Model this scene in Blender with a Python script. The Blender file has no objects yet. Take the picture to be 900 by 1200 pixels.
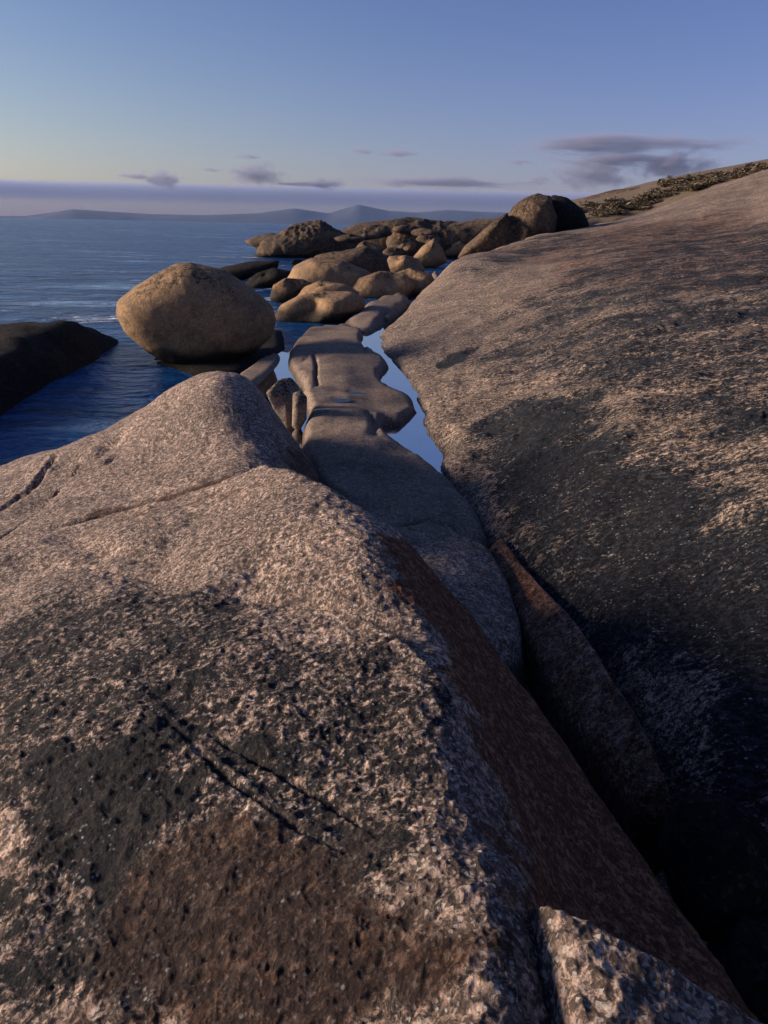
import bpy, math, random
import numpy as np
from mathutils import Vector, Matrix
random.seed(7)
S = bpy.context.scene
COL = S.collection
rad = math.radians

# ------------------------------------------------------------------ camera
F = 857.0                       # focal length in photo pixels (900 x 1200)
CAM = np.array([0.0, 0.0, 3.4])
PITCH, ROLL = rad(21.5), rad(1.3)
fw = np.array([0, math.cos(PITCH), -math.sin(PITCH)])
r0 = np.array([1.0, 0, 0]); u0 = np.array([0, math.sin(PITCH), math.cos(PITCH)])
rc = r0*math.cos(ROLL) + u0*math.sin(ROLL)
uc = -r0*math.sin(ROLL) + u0*math.cos(ROLL)
cd = bpy.data.cameras.new('camera'); cam = bpy.data.objects.new('camera', cd); COL.objects.link(cam)
cd.sensor_fit = 'VERTICAL'; cd.sensor_height = 24.0; cd.lens = 24.0*F/1200.0
cd.clip_start = 0.05; cd.clip_end = 60000
M = Matrix(((rc[0], uc[0], -fw[0], CAM[0]), (rc[1], uc[1], -fw[1], CAM[1]), (rc[2], uc[2], -fw[2], CAM[2]), (0, 0, 0, 1)))
cam.matrix_world = M
S.camera = cam

# ------------------------------------------------------------------ light
SUN_EL, SUN_AZ = rad(14.0), rad(-84.0)      # azimuth from +Y, clockwise: sun is to the left, a little behind
w = bpy.data.worlds.new('World'); S.world = w; w.use_nodes = True
nt = w.node_tree; nt.nodes.clear()
sky = nt.nodes.new('ShaderNodeTexSky'); sky.sky_type = 'NISHITA'; sky.sun_disc = False
sky.sun_elevation = SUN_EL; sky.sun_rotation = SUN_AZ
sky.altitude = 0; sky.air_density = 1.0; sky.dust_density = 0.8; sky.ozone_density = 3.4
bg = nt.nodes.new('ShaderNodeBackground'); bg.inputs['Strength'].default_value = 0.078
wo = nt.nodes.new('ShaderNodeOutputWorld')
tint = nt.nodes.new('ShaderNodeMix'); tint.data_type = 'RGBA'; tint.blend_type = 'MULTIPLY'; tint.inputs[0].default_value = 1.0
# the evening sky is paler and creamier low down on the sun's side, lilac away from it, deep blue overhead
def wn(ty, **kw):
    x = nt.nodes.new('ShaderNode'+ty)
    for k, v in kw.items(): setattr(x, k, v)
    return x
def wrange(src, a, b):
    x = wn('MapRange', interpolation_type='SMOOTHSTEP'); nt.links.new(src, x.inputs[0]); x.inputs[1].default_value = a; x.inputs[2].default_value = b; return x.outputs[0]
def wmix(f, a, b):
    x = wn('Mix', data_type='RGBA'); nt.links.new(f, x.inputs[0])
    for i, c in ((6, a), (7, b)):
        if isinstance(c, tuple): x.inputs[i].default_value = c
        else: nt.links.new(c, x.inputs[i])
    return x.outputs[2]
wsx = wn('SeparateXYZ'); nt.links.new(wn('TexCoord').outputs['Generated'], wsx.inputs[0])
low = wmix(wrange(wsx.outputs[0], -.75, .45), (1.30, 1.05, .90, 1), (1.08, .84, 1.14, 1))
nt.links.new(wmix(wrange(wsx.outputs[2], -.02, .50), low, (.72, .74, 1.06, 1)), tint.inputs[7])
nt.links.new(sky.outputs[0], tint.inputs[6]); nt.links.new(tint.outputs[2], bg.inputs[0]); nt.links.new(bg.outputs[0], wo.inputs[0])
sd = bpy.data.lights.new('sun', 'SUN'); sd.energy = 5.0; sd.angle = rad(19); sd.color = (1.0, 0.82, 0.65)
sun = bpy.data.objects.new('sun', sd); COL.objects.link(sun)
sdir = Vector((math.sin(SUN_AZ)*math.cos(SUN_EL), math.cos(SUN_AZ)*math.cos(SUN_EL), math.sin(SUN_EL)))
sun.rotation_euler = sdir.to_track_quat('Z', 'Y').to_euler()
sun.location = (-20, -5, 30)
S.view_settings.view_transform = 'Standard'; S.view_settings.look = 'None'
S.view_settings.exposure = 0.62; S.view_settings.gamma = 1.0

# ------------------------------------------------------------------ helpers: rays, noise, splines
def ray(px, py):
    return fw + rc*((px-450)/F) + uc*((600-py)/F)
def at_z(px, py, z):
    d = ray(px, py); return CAM + d*((z-CAM[2])/d[2])
def at_d(px, py, dist):                       # horizontal distance
    d = ray(px, py); return CAM + d*(dist/math.hypot(d[0], d[1]))

def _hash(ix, iy, iz):
    h = (ix.astype(np.uint32)*np.uint32(374761393) + iy.astype(np.uint32)*np.uint32(668265263) + iz.astype(np.uint32)*np.uint32(2147483647))
    h = (h ^ (h >> np.uint32(13)))*np.uint32(1274126177)
    h = (h ^ (h >> np.uint32(16)))*np.uint32(2246822519)
    return h ^ (h >> np.uint32(15))
def _g(h, x, y, z):
    h = h & np.uint32(15)
    u = np.where(h < 8, x, y)
    v = np.where(h < 4, y, np.where((h == 12) | (h == 14), x, z))
    return np.where(h & 1, -u, u) + np.where(h & 2, -v, v)
def perlin(P):
    i = np.floor(P).astype(np.int64); f = P - i
    t = f*f*f*(f*(f*6-15)+10)
    x, y, z = f[:, 0], f[:, 1], f[:, 2]
    c = [[[None]*2 for _ in range(2)] for _ in range(2)]
    for a in (0, 1):
        for b in (0, 1):
            for d in (0, 1):
                c[a][b][d] = _g(_hash(i[:, 0]+a, i[:, 1]+b, i[:, 2]+d), x-a, y-b, z-d)
    L = lambda p, q, k: p + k*(q-p)
    X = [[L(c[0][b][d], c[1][b][d], t[:, 0]) for d in (0, 1)] for b in (0, 1)]
    Y = [L(X[0][d], X[1][d], t[:, 1]) for d in (0, 1)]
    return L(Y[0], Y[1], t[:, 2])
def fbm(P, wl, octs, gain=0.5, seed=0.0, ridged=False, spacing=None):
    out = np.zeros(len(P)); a = 1.0
    for k in range(octs):
        n = perlin(P/wl + seed + 17.3*k)
        if ridged: n = 1 - 2*np.abs(n)*1.6
        if spacing is not None: n = n*np.clip((wl/spacing - 1.6)/2.0, 0, 1)
        out += a*n; a *= gain; wl *= 0.5
    return out

def uv_of(xy):
    x, y = xy[:, 0], xy[:, 1]
    return np.stack([np.arctan2(x, y), 0.33*np.log(np.maximum(np.hypot(x, y), 0.05))], 1)
class TPS:
    def __init__(self, pts, lam=1e-4):
        pts = np.array(pts); self.c = uv_of(pts[:, :2]); z = pts[:, 2]; n = len(pts)
        K = self.k(self.c) + lam*np.eye(n)
        P = np.hstack([np.ones((n, 1)), self.c])
        A = np.zeros((n+3, n+3)); A[:n, :n] = K; A[:n, n:] = P; A[n:, :n] = P.T
        b = np.zeros(n+3); b[:n] = z
        self.w = np.linalg.solve(A, b)
    def k(self, q):
        d2 = ((q[:, None, :]-self.c[None])**2).sum(2)
        return np.where(d2 > 0, d2*np.log(np.maximum(d2, 1e-20)), 0)
    def __call__(self, xy):
        out = np.empty(len(xy))
        for s in range(0, len(xy), 40000):
            q = uv_of(xy[s:s+40000])
            out[s:s+40000] = self.k(q) @ self.w[:-3] + self.w[-3] + q @ self.w[-2:]
        return out
def sdf(xy, poly):                              # signed distance, negative inside
    poly = np.array(poly)[:, :2]; n = len(poly)
    d = np.full(len(xy), 1e18); ins = np.zeros(len(xy), bool)
    x, y = xy[:, 0], xy[:, 1]
    for i in range(n):
        a, b = poly[i], poly[(i+1) % n]; e = b-a
        t = np.clip(((x-a[0])*e[0]+(y-a[1])*e[1])/max(e@e, 1e-12), 0, 1)
        d = np.minimum(d, (x-a[0]-t*e[0])**2+(y-a[1]-t*e[1])**2)
        c = (a[1] > y) != (b[1] > y)
        with np.errstate(divide='ignore', invalid='ignore'):
            ins ^= c & (x < (b[0]-a[0])*(y-a[1])/(b[1]-a[1]+1e-15)+a[0])
    d = np.sqrt(d); return np.where(ins, -d, d)
def dline(xy, line):                            # distance to a polyline and position along it 0..1
    line = np.array(line)[:, :2]; d = np.full(len(xy), 1e18); tt = np.zeros(len(xy))
    n = len(line)-1
    for i in range(n):
        a, b = line[i], line[i+1]; e = b-a
        t = np.clip(((xy-a)@e)/max(e@e, 1e-12), 0, 1)
        q = ((xy-a-t[:, None]*e)**2).sum(1); m = q < d
        d = np.where(m, q, d); tt = np.where(m, (i+t)/n, tt)
    return np.sqrt(d), tt
def smooth(x, a, b):
    t = np.clip((x-a)/(b-a), 0, 1); return t*t*(3-2*t)
def cast(surf, px, py):                         # where a sight line meets a surface z(x,y)
    d = ray(px, py); t = np.exp(np.linspace(math.log(0.6), math.log(110), 900))
    p = CAM + d*t[:, None]; g = p[:, 2]-surf(p[:, :2])
    k = np.where((g[:-1] > 0) & (g[1:] <= 0))[0]
    k = k[0] if len(k) else int(np.argmin(np.abs(g)))
    return p[k]

# ------------------------------------------------------------------ helpers: objects
def tag(o, label=None, cat=None, group=None, kind=None):
    for k, v in (('label', label), ('category', cat), ('group', group), ('kind', kind)):
        if v: o[k] = v
    return o
def mesh_obj(name, V, Q, mat, loc=(0, 0, 0), attrs=None, parent=None, smooth_=True):
    me = bpy.data.meshes.new(name)
    V = np.asarray(V, np.float64) - np.array(loc); Q = np.asarray(Q, np.int32)
    k = Q.shape[1]
    me.vertices.add(len(V)); me.vertices.foreach_set('co', V.astype(np.float32).ravel())
    me.loops.add(Q.size); me.loops.foreach_set('vertex_index', Q.ravel())
    me.polygons.add(len(Q)); me.polygons.foreach_set('loop_start', np.arange(0, Q.size, k, dtype=np.int32))
    me.update(calc_edges=True)
    me.polygons.foreach_set('use_smooth', np.full(len(Q), smooth_))
    for an, (ty, arr) in (attrs or {}).items():
        a = me.attributes.new(an, ty, 'POINT')
        a.data.foreach_set('color' if ty == 'FLOAT_COLOR' else ('vector' if ty == 'FLOAT_VECTOR' else 'value'), np.asarray(arr, np.float32).ravel())
    me.validate()
    if mat: me.materials.append(mat)
    o = bpy.data.objects.new(name, me); o.location = loc; COL.objects.link(o)
    if parent: o.parent = parent
    return o
def polar_grid(ulo, uhi, rlo, rhi, du=0.0016, h=1.7, kmax=0.02, dvk=1.0):
    us = []
    u = ulo
    while u < uhi:
        us.append(u); u += du if -0.60 < u < 0.60 else du*6
    us.append(uhi)
    rs = [rlo]
    while rs[-1] < rhi:
        th = math.atan2(h, rs[-1]); dv = du/(math.sin(th)*math.cos(th))*dvk
        rs.append(rs[-1]*(1+min(max(dv, 0.0025), kmax)))
    us = np.array(us); rs = np.array(rs)
    R, U = np.meshgrid(rs, us, indexing='ij')
    xy = np.stack([(R*np.sin(U)).ravel(), (R*np.cos(U)).ravel()], 1)
    nr, nu = len(rs), len(us)
    i = np.arange(nr*nu).reshape(nr, nu)
    q = np.stack([i[:-1, :-1], i[:-1, 1:], i[1:, 1:], i[1:, :-1]], 2).reshape(-1, 4)[:, ::-1]
    sp = np.maximum(R*du, np.gradient(rs)[:, None]*0.4 + 0*U).ravel()
    return xy, q, sp
def compact(V, Q, keep, attrs):
    Q = Q[keep[Q].all(1)]
    used = np.zeros(len(V), bool); used[Q] = True
    idx = np.cumsum(used)-1
    return V[used], idx[Q], {k: (t, a[used]) for k, (t, a) in attrs.items()}

# ------------------------------------------------------------------ materials
def nodes(name):
    m = bpy.data.materials.new(name); m.use_nodes = True
    t = m.node_tree; t.nodes.clear()
    out = t.nodes.new('ShaderNodeOutputMaterial')
    class N:
        pass
    n = N(); n.t = t; n.m = m; n.out = out
    def new(ty, **kw):
        x = t.nodes.new('ShaderNode'+ty)
        for k, v in kw.items():
            if k.startswith('i_'): x.inputs[k[2:].replace('_', ' ')].default_value = v
            else: setattr(x, k, v)
        return x
    def link(a, b): t.links.new(a, b)
    def val(i, x):
        if isinstance(x, bpy.types.NodeSocket): link(x, i)
        else: i.default_value = x
    def mix(f, a, b, mode='MIX'):
        x = new('Mix', data_type='RGBA', blend_type=mode); x.clamp_factor = True
        val(x.inputs[0], f)
        for i, c in ((6, a), (7, b)):
            if not isinstance(c, bpy.types.NodeSocket) and len(c) == 3: c = (*c, 1)
            val(x.inputs[i], c)
        return x.outputs[2]
    def math_(op, a, b=0.0, c=None, clamp=False):
        x = new('Math', operation=op, use_clamp=clamp); val(x.inputs[0], a); val(x.inputs[1], b)
        if c is not None: val(x.inputs[2], c)
        return x.outputs[0]
    def ramp(f, a, b):
        x = new('MapRange', interpolation_type='SMOOTHSTEP'); val(x.inputs[0], f)
        val(x.inputs[1], a); val(x.inputs[2], b); x.inputs[3].default_value = 0; x.inputs[4].default_value = 1
        return x.outputs[0]
    def noise(vec, scale, detail=4, rough=0.55, dist=0.0):
        x = new('TexNoise'); link(vec, x.inputs['Vector'])
        x.inputs['Scale'].default_value = scale; x.inputs['Detail'].default_value = detail
        x.inputs['Roughness'].default_value = rough; x.inputs['Distortion'].default_value = dist
        return x.outputs['Fac']
    def voro(vec, scale, feat='F1', out='Distance'):
        x = new('TexVoronoi', feature=feat); link(vec, x.inputs['Vector']); x.inputs['Scale'].default_value = scale
        return x.outputs[out]
    n.new, n.link, n.mix, n.math, n.ramp, n.noise, n.voro = new, link, mix, math_, ramp, noise, voro
    return n

def granite(name, c1=(0.52, 0.38, 0.295), c2=(0.27, 0.20, 0.165), grain=90.0, bump=1.0, flow=False, far=False, mott=.85, cry=1.0, spec=.16):
    n = nodes(name)
    tc = n.new('TexCoord').outputs['Object']
    if flow:
        vec = n.new('Attribute', attribute_name='flow').outputs['Vector']
    else: vec = tc
    st = n.new('Attribute', attribute_name='stain_shade')
    sep = n.new('SeparateColor'); n.link(st.outputs['Color'], sep.inputs[0])
    R, G, B = sep.outputs[0], sep.outputs[1], sep.outputs[2]; A = st.outputs['Alpha']
    big = n.noise(tc, 1.1 if not far else .5, 5, .6, .3)
    mid = n.noise(vec, 9.0 if not far else 3.0, 6, .65, .4)
    fine = n.noise(tc, 55.0 if not far else 14.0, 5, .7)
    col = n.mix(n.ramp(big, .35, .65), c1, c2)
    col = n.mix(n.math('MULTIPLY', n.ramp(mid, .45, .7), .55), col, tuple(x*.55 for x in c2))
    hn = n.noise(vec, 30.0*(1 if not far else .25), 8, .74, .5)
    hw = n.noise(vec, 11.0*(1 if not far else .25), 6, .72, .3)
    m1 = n.ramp(hn, .45, .57); m2 = n.ramp(hw, .38, .60)
    mm = n.math('MULTIPLY', n.math('SUBTRACT', 1, n.math('MULTIPLY', m1, n.math('ADD', .35, n.math('MULTIPLY', m2, .65)))), mott)
    col = n.mix(mm, n.mix(1.0, col, (1.75, 1.7, 1.65), 'MULTIPLY'), tuple(x*.08 for x in c2))
    # crystals: pale feldspar and dark mica
    cr = n.new('TexVoronoi', feature='F1'); n.link(tc, cr.inputs['Vector']); cr.inputs['Scale'].default_value = grain
    sc = n.new('SeparateColor'); n.link(cr.outputs['Color'], sc.inputs[0])
    col = n.mix(n.math('MULTIPLY', n.ramp(sc.outputs[0],   .84, .97), .6*cry), col, (.70, .62, .55))
    col = n.mix(n.math('MULTIPLY', n.ramp(sc.outputs[1], .70, .92), .75*cry), col, (.06, .05, .048))
    # rust, black lichen together with painted shade, wet band
    nz = n.noise(vec, 5.0, 8, .7, .5)
    nf = n.noise(vec, 28.0, 6, .75, .2)
    ru = n.ramp(n.math('ADD', G, n.math('MULTIPLY', n.math('SUBTRACT', nz, .5), 1.2)), .3, .75)
    col = n.mix(n.math('MULTIPLY', ru, .8), col, n.mix(fine, (.016, .004, .002), (.066, .021, .007)))
    ra = n.ramp(n.math('ADD', A, n.math('MULTIPLY', n.math('SUBTRACT', nz, .5), 1.0)), .3, .8)
    col = n.mix(n.math('MULTIPLY', ra, .85), col, n.mix(n.math('MULTIPLY', m1, m2), (.095, .030, .010), (.34, .145, .062)))
    f = n.math('ADD', R, n.math('MULTIPLY', n.math('SUBTRACT', nz, .5), 1.3))
    f = n.math('ADD', f, n.math('MULTIPLY', n.math('SUBTRACT', nf, .5), 1.7))
    f = n.math('ADD', f, n.math('MULTIPLY', n.math('SUBTRACT', hn, .5), -.9))
    if flow: f = n.math('ADD', f, n.math('MULTIPLY', n.math('SUBTRACT', n.noise(vec, 1.1, 6, .65, .6), .5), 1.5))
    bl = n.ramp(f, .34, .66)
    bl = n.math('MULTIPLY', bl, n.ramp(R, .02, .15))
    if not flow: bl = n.math('MULTIPLY', bl, n.math('SUBTRACT', 1, n.math('MULTIPLY', ru, .35)))
    lich_shade = n.mix(n.math('MULTIPLY', n.ramp(hn, .47, .60), n.math('SUBTRACT', 1, n.math('MULTIPLY', R, .75))), (.006, .008, .012), (.055, .078, .105) if flow else (.026, .025, .027))  # on the slope the blue tint puts sky-lit shade into the lichen colour
    sp_ = n.new('TexVoronoi', feature='F1'); n.link(vec, sp_.inputs['Vector']); sp_.inputs['Scale'].default_value = grain*.8; sp_.inputs['Randomness'].default_value = 1.0
    ss = n.new('SeparateColor'); n.link(sp_.outputs['Color'], ss.inputs[0])
    spk = n.math('MULTIPLY', n.ramp(ss.outputs[0], .82, .99), n.ramp(n.math('SUBTRACT', 1, sp_.outputs['Distance']), .40, .80))
    lich_shade = n.mix(n.math('MULTIPLY', n.math('MULTIPLY', spk, n.ramp(n.noise(tc, 6.0, 5, .7), .45, .62)), .9*cry), lich_shade, (.46, .46, .46))
    col = n.mix(n.math('MULTIPLY', bl, .95), col, lich_shade)
    col = n.mix(n.math('MULTIPLY', B, .9), col, (.018, .015, .013))
    bs = n.new('BsdfPrincipled'); n.link(col, bs.inputs['Base Color'])
    rg = n.math('SUBTRACT', .85, n.math('MULTIPLY', B, .12)); n.link(rg, bs.inputs['Roughness'])
    bs.inputs['Specular IOR Level'].default_value = spec
    # relief
    h = n.math('ADD', n.math('MULTIPLY', hn, 1.1), n.math('MULTIPLY', hw, .9))
    h = n.math('ADD', h, n.math('MULTIPLY', fine, .55))
    h = n.math('ADD', h, n.math('MULTIPLY', cr.outputs['Distance'], .22))
    bp = n.new('Bump'); bp.inputs['Strength'].default_value = .9
    bp.inputs['Distance'].default_value = (.028 if not far else .12)*bump
    n.link(h, bp.inputs['Height']); n.link(bp.outputs[0], bs.inputs['Normal'])
    n.link(bs.outputs[0], n.out.inputs[0])
    return n.m

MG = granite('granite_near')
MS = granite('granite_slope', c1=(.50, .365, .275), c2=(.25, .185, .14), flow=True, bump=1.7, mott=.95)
ML = granite('granite_ledge', c1=(.245, .185, .14), c2=(.16, .122, .096), bump=.55, mott=.6, cry=.6)
MB = granite('granite_boulder', c1=(.275, .172, .088), c2=(.155, .105, .064), grain=40, far=True, bump=.45, mott=.30, cry=.35)
MD = granite('granite_wet', c1=(.026, .022, .018), c2=(.014, .012, .011), grain=40, far=True, cry=.1, mott=.4, spec=.08)
MF = granite('granite_far', c1=(.20, .135, .085), c2=(.09, .068, .052), grain=20, far=True, bump=1.6, cry=.1, mott=.6)

def water_mat(name, base, scales, dist, foam=False, rough=.08):
    n = nodes(name); geo = n.new('NewGeometry').outputs['Position']
    mp = n.new('Mapping'); n.link(geo, mp.inputs[0]); mp.inputs['Scale'].default_value = (.55, 1.0, 1.0); mp.inputs['Rotation'].default_value = (0, 0, .25)
    v = mp.outputs[0]
    h = None
    for sc, am in scales:
        x = n.math('MULTIPLY', n.noise(v, sc, 3, .5, .6), am)
        h = x if h is None else n.math('ADD', h, x)
    bp = n.new('Bump'); bp.inputs['Strength'].default_value = 1; bp.inputs['Distance'].default_value = dist
    n.link(h, bp.inputs['Height'])
    mp2 = n.new('Mapping'); n.link(geo, mp2.inputs[0]); mp2.inputs['Scale'].default_value = (.25, 1.0, 1.0); mp2.inputs['Rotation'].default_value = (0, 0, .12)
    gust = n.math('ADD', n.math('MULTIPLY', n.noise(mp2.outputs[0], .12, 6, .7, .5), .6), n.math('MULTIPLY', n.noise(mp2.outputs[0], .018, 5, .65, .5), .4))
    gust = n.ramp(gust, .38, .62)
    n.link(n.math('MULTIPLY', dist, n.math('ADD', .25, n.math('MULTIPLY', gust, 1.3))), bp.inputs['Distance'])
    bs = n.new('BsdfPrincipled'); bs.inputs['Roughness'].default_value = rough; bs.inputs['IOR'].default_value = 1.33
    n.link(n.math('ADD', .05, n.math('MULTIPLY', gust, .38)), bs.inputs['Specular IOR Level'])
    n.link(bp.outputs[0], bs.inputs['Normal'])
    col = base + (1,)
    if foam:
        def fleck(sc, lo, hi): return n.ramp(n.noise(mp2.outputs[0], sc, 6, .68, .8), lo, hi)
        sw = n.math('ADD', n.math('MULTIPLY', fleck(.35, .42, .62), .6), n.math('MULTIPLY', fleck(1.4, .42, .62), .4))
        col = n.mix(n.math('MULTIPLY', sw, n.math('ADD', .45, n.math('MULTIPLY', gust, .55))), (.002, .024, .085), (.014, .115, .30))
        fk = n.math('MAXIMUM', fleck(.10, .585, .66), n.math('MAXIMUM', fleck(.32, .585, .66), fleck(1.0, .60, .68)))
        col = n.mix(n.math('MULTIPLY', fk, n.math('MULTIPLY', n.math('ADD', .25, gust), .75)), col, (.30, .44, .58))
    if foam:
        at = n.new('Attribute', attribute_name='foam').outputs['Fac']
        f = n.math('ADD', at, n.math('MULTIPLY', n.math('SUBTRACT', n.noise(v, 1.6, 8, .75, .8), .5), 1.5))
        f = n.math('MULTIPLY', n.ramp(f, .55, .8), n.ramp(at, .02, .2))
        f = n.math('MAXIMUM', f, n.math('MULTIPLY', n.math('MULTIPLY', n.ramp(n.noise(mp2.outputs[0], .9, 6, .7, .6), .60, .72), n.ramp(gust, .2, .8)), .75))
        c = n.mix(f, col, (.75, .78, .8)); n.link(c, bs.inputs['Base Color'])
        n.link(n.math('ADD', rough, n.math('MULTIPLY', f, .6)), bs.inputs['Roughness'])
    else: bs.inputs['Base Color'].default_value = col
    n.link(bs.outputs[0], n.out.inputs[0])
    return n.m
MSEA = water_mat('sea_water', (.007, .056, .16), [(.35, .5), (1.3, .3), (4.5, .12), (14, .04)], 1.3, foam=True, rough=.24)
def pool_mat():
    n = nodes('pool_water'); geo = n.new('NewGeometry').outputs['Position']
    bp = n.new('Bump'); bp.inputs['Strength'].default_value = .25; bp.inputs['Distance'].default_value = .01
    n.link(n.noise(geo, 3.0, 2), bp.inputs['Height'])
    fr = n.new('Fresnel'); fr.inputs[0].default_value = 1.33; n.link(bp.outputs[0], fr.inputs['Normal'])
    gl = n.new('BsdfGlossy'); gl.inputs['Roughness'].default_value = .02; n.link(bp.outputs[0], gl.inputs['Normal'])
    tr = n.new('BsdfTransparent'); tr.inputs[0].default_value = (.16, .27, .36, 1)
    ms = n.new('MixShader'); n.link(fr.outputs[0], ms.inputs[0]); n.link(tr.outputs[0], ms.inputs[1]); n.link(gl.outputs[0], ms.inputs[2])
    n.link(ms.outputs[0], n.out.inputs[0]); return n.m
MPOOL = pool_mat()

# ------------------------------------------------------------------ sea (curved like the earth, so it has a true horizon)
RE = 976e3
def build_sea():
    us = np.concatenate([np.arange(-1.5, -.62, .02), np.arange(-.62, .40, .0022), np.arange(.4, 1.5, .03)])
    rs = [4.0]
    while rs[-1] < 2900:
        r = rs[-1]; th = math.atan2(3.4, r)
        rs.append(r*(1+min(max(.0022/(math.sin(th)*math.cos(th)), .004), .05)))
    rs = np.array(rs + [4000, 6000, 9000, 14000])
    Rr, U = np.meshgrid(rs, us, indexing='ij')
    x, y = (Rr*np.sin(U)).ravel(), (Rr*np.cos(U)).ravel(); r = Rr.ravel()
    P = np.stack([x*.6+y*.15, y, 0*x], 1)
    sp = np.maximum(r*.0022, np.gradient(rs)[:, None].repeat(len(us), 1).ravel()*.5)
    wv = np.zeros(len(x))
    for wl, am in ((14, .16), (6, .12), (2.6, .075), (1.1, .035), (.5, .016)):
        nn = perlin(P/wl + wl*3.1); nn = (1-np.abs(nn)*2.2)*.6 + nn*.4
        wv += am*nn*np.clip((wl/sp-1.5)/2, 0, 1)
    calm = smooth(r, 16, 45); wv *= .35 + .65*calm
    z = wv*.8 - r*r/(2*RE) - .03
    foam = smooth(perlin(np.stack([x/30, y/12, 0*x], 1)) + .6*perlin(np.stack([x/7, y/3.0, 0*x+3], 1)), .15, .8)*smooth(r, 18, 30)*.62*(1-smooth(r, 80, 260))
    # surf breaking round the rocks
    for (px, py, rr, am) in ((110, 376, 2.5, .62), (150, 374, 1.2, .8), (40, 384, 1.6, .7), (275, 340, 1.5, .8), (310, 322, 1.5, .8), (240, 335, 2.5, .6), (345, 357, 1.2, .6), (60, 378, 3, .4), (300, 338, 3, .5), (330, 350, 2, .7), (345, 310, 4, .5), (300, 300, 6, .4), (20, 385, 2, .4)):
        c = at_z(px, py, 0); foam = np.maximum(foam, am*np.exp(-(((x-c[0])/rr/1.6)**2+((y-c[1])/rr)**2)))
    nr, nu = Rr.shape; i = np.arange(nr*nu).reshape(nr, nu)
    q = np.stack([i[:-1, :-1], i[1:, :-1], i[1:, 1:], i[:-1, 1:]], 2).reshape(-1, 4)[:, ::-1]
    q = q[:, ::-1]
    o = mesh_obj('sea', np.stack([x, y, z], 1), q[:, ::-1], MSEA, attrs={'foam': ('FLOAT', foam)})
    tag(o, 'deep blue rippled sea with small white crests', kind='structure')
build_sea()

# ------------------------------------------------------------------ heightfield rocks
def pts(lst):
    out = []
    for p in lst:
        if p[0] == 'w': out.append(np.array(p[1:], float))
        elif p[0] == 'd': out.append(at_d(*p[1:]))
        else: out.append(at_z(*p))
    return out
class Rock:
    """top surface through control points, rounded off along a footprint outline"""
    def __init__(self, ctrl, foot, wid=.3, drop=.5, lam=1e-4, zg=None):
        self.tps = TPS(pts(ctrl), lam); self.foot = np.array(pts(foot)); self.wid, self.drop, self.zg = wid, drop, zg
        self.grooves = []; self.steps = []
    def groove(self, px_line, width, depth, z=None, taper=True):
        ln = [(cast(self, *p) if z is None else at_z(*p, z)) for p in px_line]
        self.grooves.append((np.array(ln), width, depth, taper))
    def step(self, px_line, height, length, z=None):   # ground beyond the line (to its left) sinks below a sharp lip
        self.steps.append((np.array([(cast(self, *p) if z is None else at_z(*p, z)) for p in px_line]), height, length))
    def edge(self, sd):
        t = np.maximum(0, (sd+self.wid)/self.wid)
        return self.drop*(t**2.2)
    def __call__(self, xy, sd=None):
        if sd is None: sd = sdf(xy, self.foot)
        z = self.tps(xy); e = self.edge(sd)
        if self.zg is not None: e = e*np.maximum(.12, z-self.zg)/self.drop
        return z - e
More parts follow.
